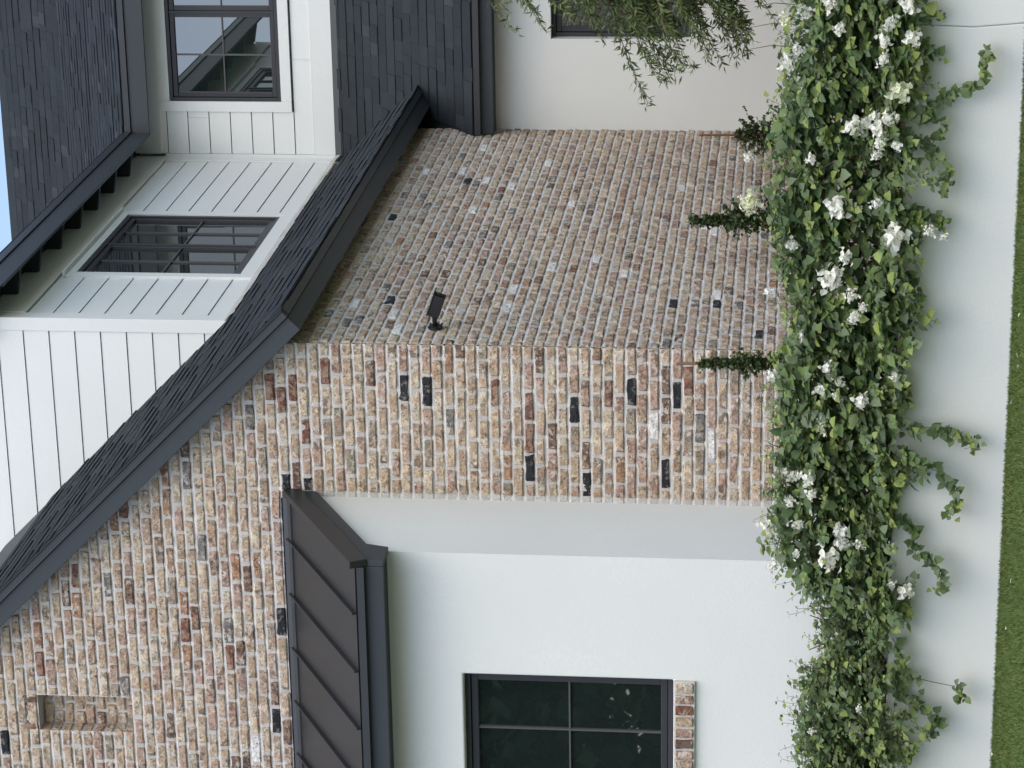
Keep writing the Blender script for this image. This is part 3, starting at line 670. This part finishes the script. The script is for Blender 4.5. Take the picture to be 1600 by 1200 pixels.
FLOW = [(2.34, -1.31, 1.15, 1.0), (2.39, -1.37, 1.02, 1.0), (2.41, -1.52, .62, 1.2), (2.32, -1.51, .71, 1.0), (2.25, -1.52, .6, 1.1), (2.27, -1.39, .97, .9), (2.13, -1.29, 1.19, 1.2), (2.05, -1.27, 1.23, 1.1), (2.23, -1.49, .74, 1.0), (2.13, -1.49, .74, .9), (1.97, -1.52, .66, 1.5), (1.75, -1.43, .87, 1.6), (1.82, -1.47, .78, .8), (1.81, -1.5, .71, 1.2), (1.75, -1.48, .76, 1.2), (1.69, -1.49, .74, 1.0), (1.68, -1.52, .66, .8), (1.61, -1.47, .76, .8), (1.53, -1.22, 1.44, .8), (1.28, -1.22, 1.43, 1.4), (1.29, -1.38, .96, 1.6), (1.35, -1.47, .75, .9), (1.17, -1.51, .66, 1.8), (1.06, -1.28, 1.19, .9), (1.03, -1.4, .91, 1.0), (1.21, -1.52, .47, .8), (1.18, -1.52, .4, .6), (2.28, -1.26, 1.25, .9), (1.55, -1.32, 1.1, .7), (.89, -1.36, 1.0, 1.6), (.93, -1.38, .96, 1.2), (.82, -1.42, .87, .9), (.77, -1.22, 1.32, .6), (.7, -1.42, .85, .9), (.55, -1.3, 1.13, .8), (.39, -1.36, .99, .9), (.29, -1.23, 1.29, 1.0), (.32, -1.39, .93, .8), (.25, -1.34, 1.02, 1.1), (.23, -1.38, .94, .7), (.4, -1.52, .63, .7), (.23, -1.44, .8, 1.1), (.09, -1.34, 1.02, .9), (.03, -1.34, 1.02, 1.0), (-.26, -1.26, 1.21, .8), (-.28, -1.28, 1.16, 1.0), (-.28, -1.31, 1.08, 1.2), (-.37, -1.32, 1.06, .8), (-.44, -1.27, 1.18, .9), (.76, -1.44, .81, .6), (-.61, -1.22, 1.31, 1.2), (-.57, -1.29, 1.13, .9), (-.56, -1.39, .9, 1.2), (-.63, -1.39, .88, 1.1), (-.74, -1.36, .96, 1.7), (-.63, -1.43, .79, .8), (-.85, -1.23, 1.27, .9), (-.75, -1.29, 1.14, .7), (-.86, -1.52, .54, 1.1), (-.83, -1.51, .61, .7), (-1.63, -1.43, .77, .5), (-1.84, -1.32, 1.03, .5)]
CREAM = {10, 19, 27, 43}
VINES = [(2.75, 1.92, 'flowering vine with white blooms by the wall crack at the top edge of the picture', 1.0),
         (1.92, 1.18, 'vine with the biggest white blooms, below the two stakes against the long brick wall', 1.0),
         (1.18, .48, 'vine with a bright white bloom cluster in front of the brick side wall', .95),
         (.48, -.20, 'dense green vine with scattered white blooms in front of the brick wall corner', 1.05),
         (-.20, -.98, 'vine with white blooms where the brick pier meets the white bay wall', 1.0),
         (-.98, -1.55, 'thin sparse vine below the white bay wall, white stucco showing through it', .62),
         (-1.55, -2.6, 'bushy leafy vine almost without blooms, below the window with a brick sill', 1.0)]
LM = ['leaf_mid', 'leaf_deep', 'leaf_blue', 'leaf_new']
for vi, (xr, xl, lab, dens) in enumerate(VINES):
    rr = np.random.RandomState(900+vi); xc = (xr+xl)/2
    base = np.array((xc, -1.08, .566)); root = empty('flowering_vine', tuple(base)); tag(root, lab, 'vine', 'flowering vines along the garden wall')
    P_, D_, N_, S_, I_ = [], [], [], [], []
    st = MB(); small = .74 if vi >= 5 else 1.0; more = 1.5 if vi >= 5 else 1.0
    def shoot(p0, d0, L, droop, nl, tipnew=.28, wid=.0022, lsz=1.0, wall=True):
        p = np.array(p0, float); d = np.array(d0, float); d /= np.linalg.norm(d); pts = [p.copy()]
        steps = max(4, nl//2); dl = L/steps; az = rr.uniform(0, 6.28)
        for k in range(steps):
            d = d+np.array((rr.normal(0, .14), rr.normal(0, .14), rr.normal(0, .10)-droop*dl*6)); d /= np.linalg.norm(d)
            p = p+d*dl
            if wall and p[1] > -1.425 and p[2] < .64: p[2] = .64+rr.uniform(0, .03)
            if wall and p[1] < -1.18 and p[2] < WT and p[1] > -1.44: p[1] = -1.44
            pts.append(p.copy())
            t = (k+1)/steps
            for j in range(2):
                az += 2.4+rr.normal(0, .3)
                side = np.array((math.cos(az), -abs(math.sin(az))*.6+.1, .25*math.sin(az*1.7)))
                ld_ = d*.35+side+np.array((0, -.1, -.25*rr.uniform(0, 1.6)))
                nn = np.array((rr.normal(0, .35), -.45+rr.normal(0, .35), .75+rr.normal(0, .3)))
                P_.append(p+side*.008); D_.append(ld_); N_.append(nn); S_.append(small*rr.choice((.028, .038, .048, .058, .070, .088))*rr.uniform(.8, 1.15)*lsz*(1-.35*t*rr.uniform(.3, 1.2)))
                u = rr.uniform(0, 1)
                I_.append(3 if (t > .7 and u < tipnew) else (0 if u < .50 else 1 if u < .70 else 2 if u < .97 else 3))
        st.tube([tuple(q-base) for q in pts], [wid*(1-.5*k/len(pts)) for k in range(len(pts))], 4)
        return pts[-1]
    wv = xr-xl
    for k in range(int(300*wv*dens*more)):
        x0 = rr.uniform(xl-.03, xr+.03); zt = np.interp(x0, px, pt_); zb = np.interp(x0, px, pb)
        zm = zb+(zt-zb)*rr.uniform(.02, .86); y0 = rr.uniform(-1.36, -1.02)
        kk = (zm-zb)/(zt-zb)
        if kk < .25: y0 = rr.uniform(-1.5, -1.3)
        d0 = (rr.normal(0, .7), -rr.uniform(.1, 1.1) if rr.rand() < .72 else rr.uniform(0, .7), rr.normal(.0 if kk > .7 else .35, .55))
        L = rr.uniform(.12, .27); L = min(L, .07+.9*(zt-zm)) if kk > .5 else L
        nl = int(rr.uniform(10, 20))
        shoot((x0, y0, zm), d0, L, rr.uniform(.2, 1.0), nl)
    for k in range(int(1000*wv*dens**2*more)):      # inner leaves
        x0 = rr.uniform(xl, xr); zt = np.interp(x0, px, pt_); zb = np.interp(x0, px, pb)
        P_.append(np.array((x0, rr.uniform(-1.38, -1.0), zb+.06+(zt-zb-.10)*rr.rand()))); D_.append(rr.normal(0, 1, 3)+np.array((0, -.3, -.3))); N_.append(np.array((rr.normal(0, .4), -.5, .8)))
        S_.append(small*rr.uniform(.05, .085)); I_.append(rr.choice((0, 1, 1, 2)))
    for k in range(int(44*wv)):           # uneven tips standing up out of the top
        x0 = rr.uniform(xl, xr); zt = np.interp(x0, px, pt_)
        shoot((x0, rr.uniform(-1.35, -1.05), zt-.10), (rr.normal(0, .7), rr.normal(-.2, .4), .9), rr.uniform(.07, .20), .2, 8, .6, .0018, .62)
    for H in HANG:
        if not (xl <= H[0][0] < xr): continue
        for q in range(len(H)-1):
            a = np.array((H[q][0], -1.45-.015*q, H[q][1])); c = np.array((H[q+1][0], -1.465-.015*q, H[q+1][1])); L = np.linalg.norm(c-a)
            bare = (H[0][0] == -1.42 and q == 1)
            st.tube([tuple(a-base), tuple((a+c)/2+np.array((0, -.006, -.004))-base), tuple(c-base)], [.0026, .0024, .002], 4)
            nn_ = 2 if bare else int(L*95)+2
            for j in range(nn_):
                t = rr.rand(); pp = a+(c-a)*t+np.array((rr.normal(0, .012), -abs(rr.normal(0, .015)), rr.normal(0, .01)))
                P_.append(pp); D_.append(np.array((rr.normal(0, .8), -.4, rr.normal(-.45, .6)))); N_.append(np.array((rr.normal(0, .4), -.7, .6+rr.normal(0, .3))))
                S_.append(rr.uniform(.04, .066)); u = rr.rand(); I_.append(3 if (q >= len(H)-2 and u < .35) else 0 if u < .55 else 1 if u < .8 else 2)
        e = H[-1]
        for j in range(9):
            P_.append(np.array((e[0]+rr.normal(0, .02), -1.5+rr.normal(0, .02), e[1]+rr.normal(0, .02)))); D_.append(rr.normal(0, 1, 3)+np.array((0, -.4, -.3))); N_.append(np.array((rr.normal(0, .4), -.7, .6))); S_.append(rr.uniform(.03, .05)); I_.append(3 if rr.rand() < .5 else 0)
    # woody stems out of the bed
    for k in range(5):
        x0 = xl+wv*(k+.5)/5+rr.normal(0, .04); pts = [np.array((x0, -1.1, .555))]
        for j in range(5): pts.append(pts[-1]+np.array((rr.normal(0, .05), rr.normal(-.03, .03), .10)))
        st.tube([tuple(q-base) for q in pts], [.011, .010, .009, .007, .005, .003], 6)
    if vi == 0:
        for (x0, z0_, z1_) in ((2.38, 1.2, 1.46), (2.22, 1.2, 1.44), (2.1, 1.2, 1.45), (2.33, 1.2, 1.42)):
            st.tube([tuple(np.array((x0, -1.15, z0_))-base), tuple(np.array((x0+.01, -1.16, (z0_+z1_)/2))-base), tuple(np.array((x0-.015, -1.15, z1_))-base)], [.003, .0025, .0015], 5)
    P_ = np.array(P_); D_ = np.array(D_); N_ = np.array(N_); S_ = np.array(S_); I_ = np.array(I_)
    # the leaves that show largest are objects of their own
    front = np.argsort(P_[:, 1]-.15*S_/.05+rr.uniform(0, .12, len(P_)))
    ok = [i for i in front if inframe(P_[i])][:45]
    X_, Y_, Z_ = frames(D_, N_)
    for i in ok:
        mx = basis(P_[i]-base, X_[i]*S_[i], Y_[i]*S_[i], Z_[i]*S_[i]); place('leaf', leaf_obj_mesh(LM[I_[i]]), mx, root)
    keep = np.ones(len(P_), bool); keep[ok] = False
    me = foliage_mesh('foliage', OVATE, P_[keep]-base, D_[keep], N_[keep], S_[keep], I_[keep], LM)
    tag(link(bpy.data.objects.new('foliage', me), root), kind='stuff')
    st.build('stems', 'stem_bark', root, recalc=False)
    for fi, (x, y, z, s) in enumerate(FLOW):
        if not (xl <= x < xr): continue
        mx = Matrix.Translation(Vector((x, y-.085, z))-Vector(base)) @ Matrix.Rotation(rr.uniform(0, 6.28), 4, 'Y') @ Matrix.Rotation(rr.uniform(-.6, .6), 4, 'X') @ Matrix.Diagonal((s*1.12, s*1.05, s*1.2, 1))
        place('flower_cluster', FLW[fi % 6][1 if fi in CREAM else 0], mx, root)

# ------------------------------------------------------------ stakes with creeping evergreen
def stake(x, y, top, lean, f0, f1, wid, label, bare):
    base = Vector((x, y, .565)); root = empty('garden_stake', base); tag(root, label, 'stake', 'wooden stakes along the brick wall')
    rr = np.random.RandomState(int(abs(x*100+y*50)+3)); h = top-.565
    b = MB(); n = 6
    b.tube([(lean[0]*t*h, lean[1]*t*h, t*h) for t in np.linspace(-.02, 1, n)], [.013, .013, .012, .012, .011, .009], 5); b.build('stake_pole', 'stake_wood', root)
    P2, D2, N2, S2 = [], [], [], []; tw = MB()
    for k in range(int(300*(f1-f0))):
        t = rr.rand()**.85; z = f0-.565+(f1-f0)*t; a = rr.uniform(0, 6.28); L = wid*(.16+1.0*(1-t)**.8)*rr.uniform(.35, 1.45)*(1+.5*math.sin(z*23+x*7+y))
        d = np.array((math.cos(a), math.sin(a), rr.uniform(-.5, .9))); d /= np.linalg.norm(d); p0 = np.array((lean[0]*z, lean[1]*z, z)); p1 = p0+d*L
        tw.tube([tuple(p0), tuple(p1)], [.0025, .001], 3)
        for j in range(int(6+L*110)):
            q = p0+(p1-p0)*rr.uniform(.1, 1.05)
            P2.append(q+rr.normal(0, .006, 3)); D2.append(d*.5+rr.normal(0, .7, 3)); N2.append(rr.normal(0, .5, 3)+np.array((0, -.2, .8))); S2.append(rr.uniform(.014, .034))
    tw.build('twigs', 'stem_bark', root, recalc=False); NN = len(P2)
    me = foliage_mesh('foliage', OVATE, np.array(P2), np.array(D2), np.array(N2), np.array(S2), (rr.rand(NN) < .5).astype(int), ['needle_deep', 'needle_mid'])
    tag(link(bpy.data.objects.new('foliage', me), root), kind='stuff')
stake(.045, -.28, 1.865, (-.035, 0), 1.05, 1.72, .075, 'wooden stake with evergreen growth at the corner of the brick pier', True)
stake(.30, 1.83, 1.875, (.0, 0), 1.0, 1.86, .125, 'stake almost wholly covered in dark evergreen, before the middle of the brick side wall', False)
stake(.30, 4.25, 1.90, (.0, -.04), 1.05, 1.62, .20, 'bare-topped stake in a dark evergreen clump where brick meets the far stucco wall', True)

# ------------------------------------------------------------ narrow-leaved tree reaching in from the right
tb = np.array((2.75, 3.1, .56)); tree = empty('narrow_leaf_tree', tuple(tb)); tag(tree, 'narrow-leaved tree with drooping sprays in front of the ground floor window', 'tree')
rr = np.random.RandomState(77); tr = MB(); P_, D_, N_, S_, I_ = [], [], [], [], []
tr.tube([(0, 0, -.02), (-.03, 0, .6), (-.12, .02, 1.3), (-.2, .03, 2.0), (-.22, 0, 2.9), (-.15, 0, 3.6)], [.075, .06, .05, .04, .028, .012], 9)
tr.build('trunk', 'far_bark', tree, smooth=True)
br = MB()
ENDS = [(1.46, 3.2), (1.40, 3.10), (1.50, 3.0), (1.36, 2.9), (1.38, 2.78), (1.33, 2.68), (1.36, 2.58), (1.30, 2.5), (1.33, 2.42), (1.28, 2.34), (1.3, 2.26), (.85, 2.21), (.90, 2.14), (.97, 2.08), (1.02, 2.02), (1.10, 1.98), (1.16, 2.1), (1.12, 1.88), (1.16, 1.8), (1.10, 1.70), (1.07, 1.62), (1.10, 1.56), (1.16, 1.52), (1.24, 1.50), (1.3, 1.6), (1.36, 1.7), (1.3, 1.85), (1.4, 2.0), (1.42, 2.15), (1.45, 2.3), (1.48, 2.45), (1.5, 2.6), (1.5, 2.75), (1.55, 1.6), (1.6, 1.8), (1.6, 2.0), (1.65, 2.2), (1.65, 2.5), (1.7, 2.8)]
ENDS += [(rr.uniform(1.75, 3.4), rr.uniform(1.3, 4.2)) for k in range(130)]
ENDS += [(x+rr.uniform(.03, .28), z+rr.normal(0, .06)) for x, z in ENDS]+[(x+rr.uniform(.15, .5), z+rr.normal(0, .08)) for x, z in ENDS if x > 1.0]
for (ex, ez) in ENDS:
    e = np.array((ex, 3.0+rr.normal(0, .18), ez)); L = rr.uniform(.55, .85) if ex < 1.2 else rr.uniform(.4, .7)
    s = e+np.array((L, rr.normal(0, .1), rr.uniform(.10, .38)))
    mid = (s+e)/2+np.array((0, 0, rr.uniform(.03, .10)))
    pts = [s*(1-t)**2+2*mid*t*(1-t)+e*t*t for t in np.linspace(0, 1, 8)]
    root_ = np.array((2.75-.2, 3.1, min(3.4, s[2]+.25)))
    br.tube([tuple(root_-tb), tuple((root_+s)/2+np.array((0, 0, .05))-tb)]+[tuple(q-tb) for q in pts], [.014, .009]+[.005*(1-k/9) for k in range(8)], 5)
    nl = int(L*150)
    for j in range(nl):
        t = 1-rr.rand()**1.2*1.0; q = s*(1-t)**2+2*mid*t*(1-t)+e*t*t; tg = (e-s)/np.linalg.norm(e-s)
        P_.append(q+rr.normal(0, .012, 3)); D_.append(tg*.6+rr.normal(0, .75, 3)+np.array((0, 0, -.15))); N_.append(rr.normal(0, .5, 3)+np.array((0, -.5, .6)))
        S_.append(rr.uniform(.06, .11)*(1-.25*t)); u = rr.rand(); I_.append(1 if (t > .75 and u < .5) else 0 if u < .6 else 2)
br.build('branches', 'stem_bark', tree, recalc=False)
me = foliage_mesh('crown', LANCE, np.array(P_)-tb, np.array(D_), np.array(N_), np.array(S_), np.array(I_), ['narrow_mid', 'narrow_pale', 'narrow_deep'])
tag(link(bpy.data.objects.new('crown', me), tree), kind='stuff')

# ------------------------------------------------------------ fallen petals on the lawn
b = MB(); b.add([(v[0]*.03, v[1]*.03, v[2]*.04) for v in OVATE[0]], OVATE[1]); pm = b.mesh('petal', ['petal_white'])
for (x, y) in ((.93, -2.2), (.67, -2.23), (.39, -1.99), (-.43, -1.8), (-.38, -2.5), (-1.74, -1.81), (-.75, -2.3), (.74, -2.27)):
    o = place('petal', pm, Matrix.Translation((x, y, .040)) @ Matrix.Rotation(rng.uniform(0, 6.28), 4, 'Z') @ Matrix.Rotation(rng.uniform(-.5, .5), 4, 'X'), None)
    tag(o, 'fallen white petal lying on the grass', 'petal', 'fallen petals on the lawn')

# ------------------------------------------------------------ across the street (seen in the window glass)
def far_tree(x, y, h, r, seed, label):
    base = np.array((x, y, 0.)); root = empty('street_tree', tuple(base)); tag(root, label, 'tree', 'trees across the street')
    rr = np.random.RandomState(seed); b = MB()
    b.tube([(0, 0, -.05), (.05, 0, h*.25), (0, .1, h*.5), (.1, 0, h*.8)], [.24, .19, .14, .04], 9)
    for k in range(6):
        a = k*1.05+rr.rand(); b.tube([(0, 0, h*(.3+.06*k)), (math.cos(a)*r*.4, math.sin(a)*r*.4, h*(.45+.06*k)), (math.cos(a)*r*.75, math.sin(a)*r*.75, h*(.5+.07*k))], [.09, .05, .02], 6)
    b.build('trunk', 'far_bark', root, smooth=True)
    cl = rr.normal(0, 1, (34, 3)); cl /= np.linalg.norm(cl, axis=1, keepdims=True); cl = cl*rr.uniform(.35, .95, (34, 1))*np.array((r, r, h*.36))+np.array((0, 0, h*.62))
    N = 6500; c = cl[rr.randint(0, 34, N)]; pos = c+rr.normal(0, r*.17, (N, 3)); d = rr.normal(0, 1, (N, 3)); nn = rr.normal(0, .6, (N, 3))+np.array((0, 0, .8))
    me = foliage_mesh('crown', QUAD, pos, d, nn, rr.uniform(.16, .34, N), np.zeros(N), ['far_leaf']); tag(link(bpy.data.objects.new('crown', me), root), kind='stuff')
far_tree(-11.5, -22, 9.0, 3.2, 1, 'tall dark street tree mirrored in the bay window'); far_tree(-16, -27, 10, 3.6, 2, 'second dark street tree mirrored in the bay window, farther off')
far_tree(-7, -29, 9.5, 3.4, 3, 'third dark street tree mirrored in the bay window, nearest the camera side'); far_tree(-20, -21, 9, 3.2, 4, 'fourth dark street tree mirrored in the bay window, farthest down the street')
far_tree(-9, -25, 10, 3.6, 5, 'street tree mirrored in the bay window between the first two'); far_tree(-13.5, -31, 11, 4.2, 6, 'broad street tree mirrored low in the bay window'); far_tree(-5, -34, 11, 4, 8, 'street tree mirrored at the edge of the bay window')
hg = empty('added_hedge', (-14, -37, 0)); tag(hg, 'hedge added out of view across the street to darken the bay window reflection', 'hedge')  # hedge added out of view, blocks pale sky mirrored between the trees
b = MB(); b.box(-36, 22, -.8, .8, 0, 4.1); b.build('hedge_core', 'hedge_core', hg)
rr = np.random.RandomState(5); N = 16000
me = foliage_mesh('foliage', QUAD, np.stack([rr.uniform(-36, 22, N), .85+rr.normal(0, .12, N), rr.uniform(0, 4.6, N)], 1), rr.normal(0, 1, (N, 3)), rr.normal(0, .6, (N, 3))+np.array((0, .8, .4)), rr.uniform(.14, .3, N), np.zeros(N), ['far_leaf']); tag(link(bpy.data.objects.new('foliage', me), hg), kind='stuff')
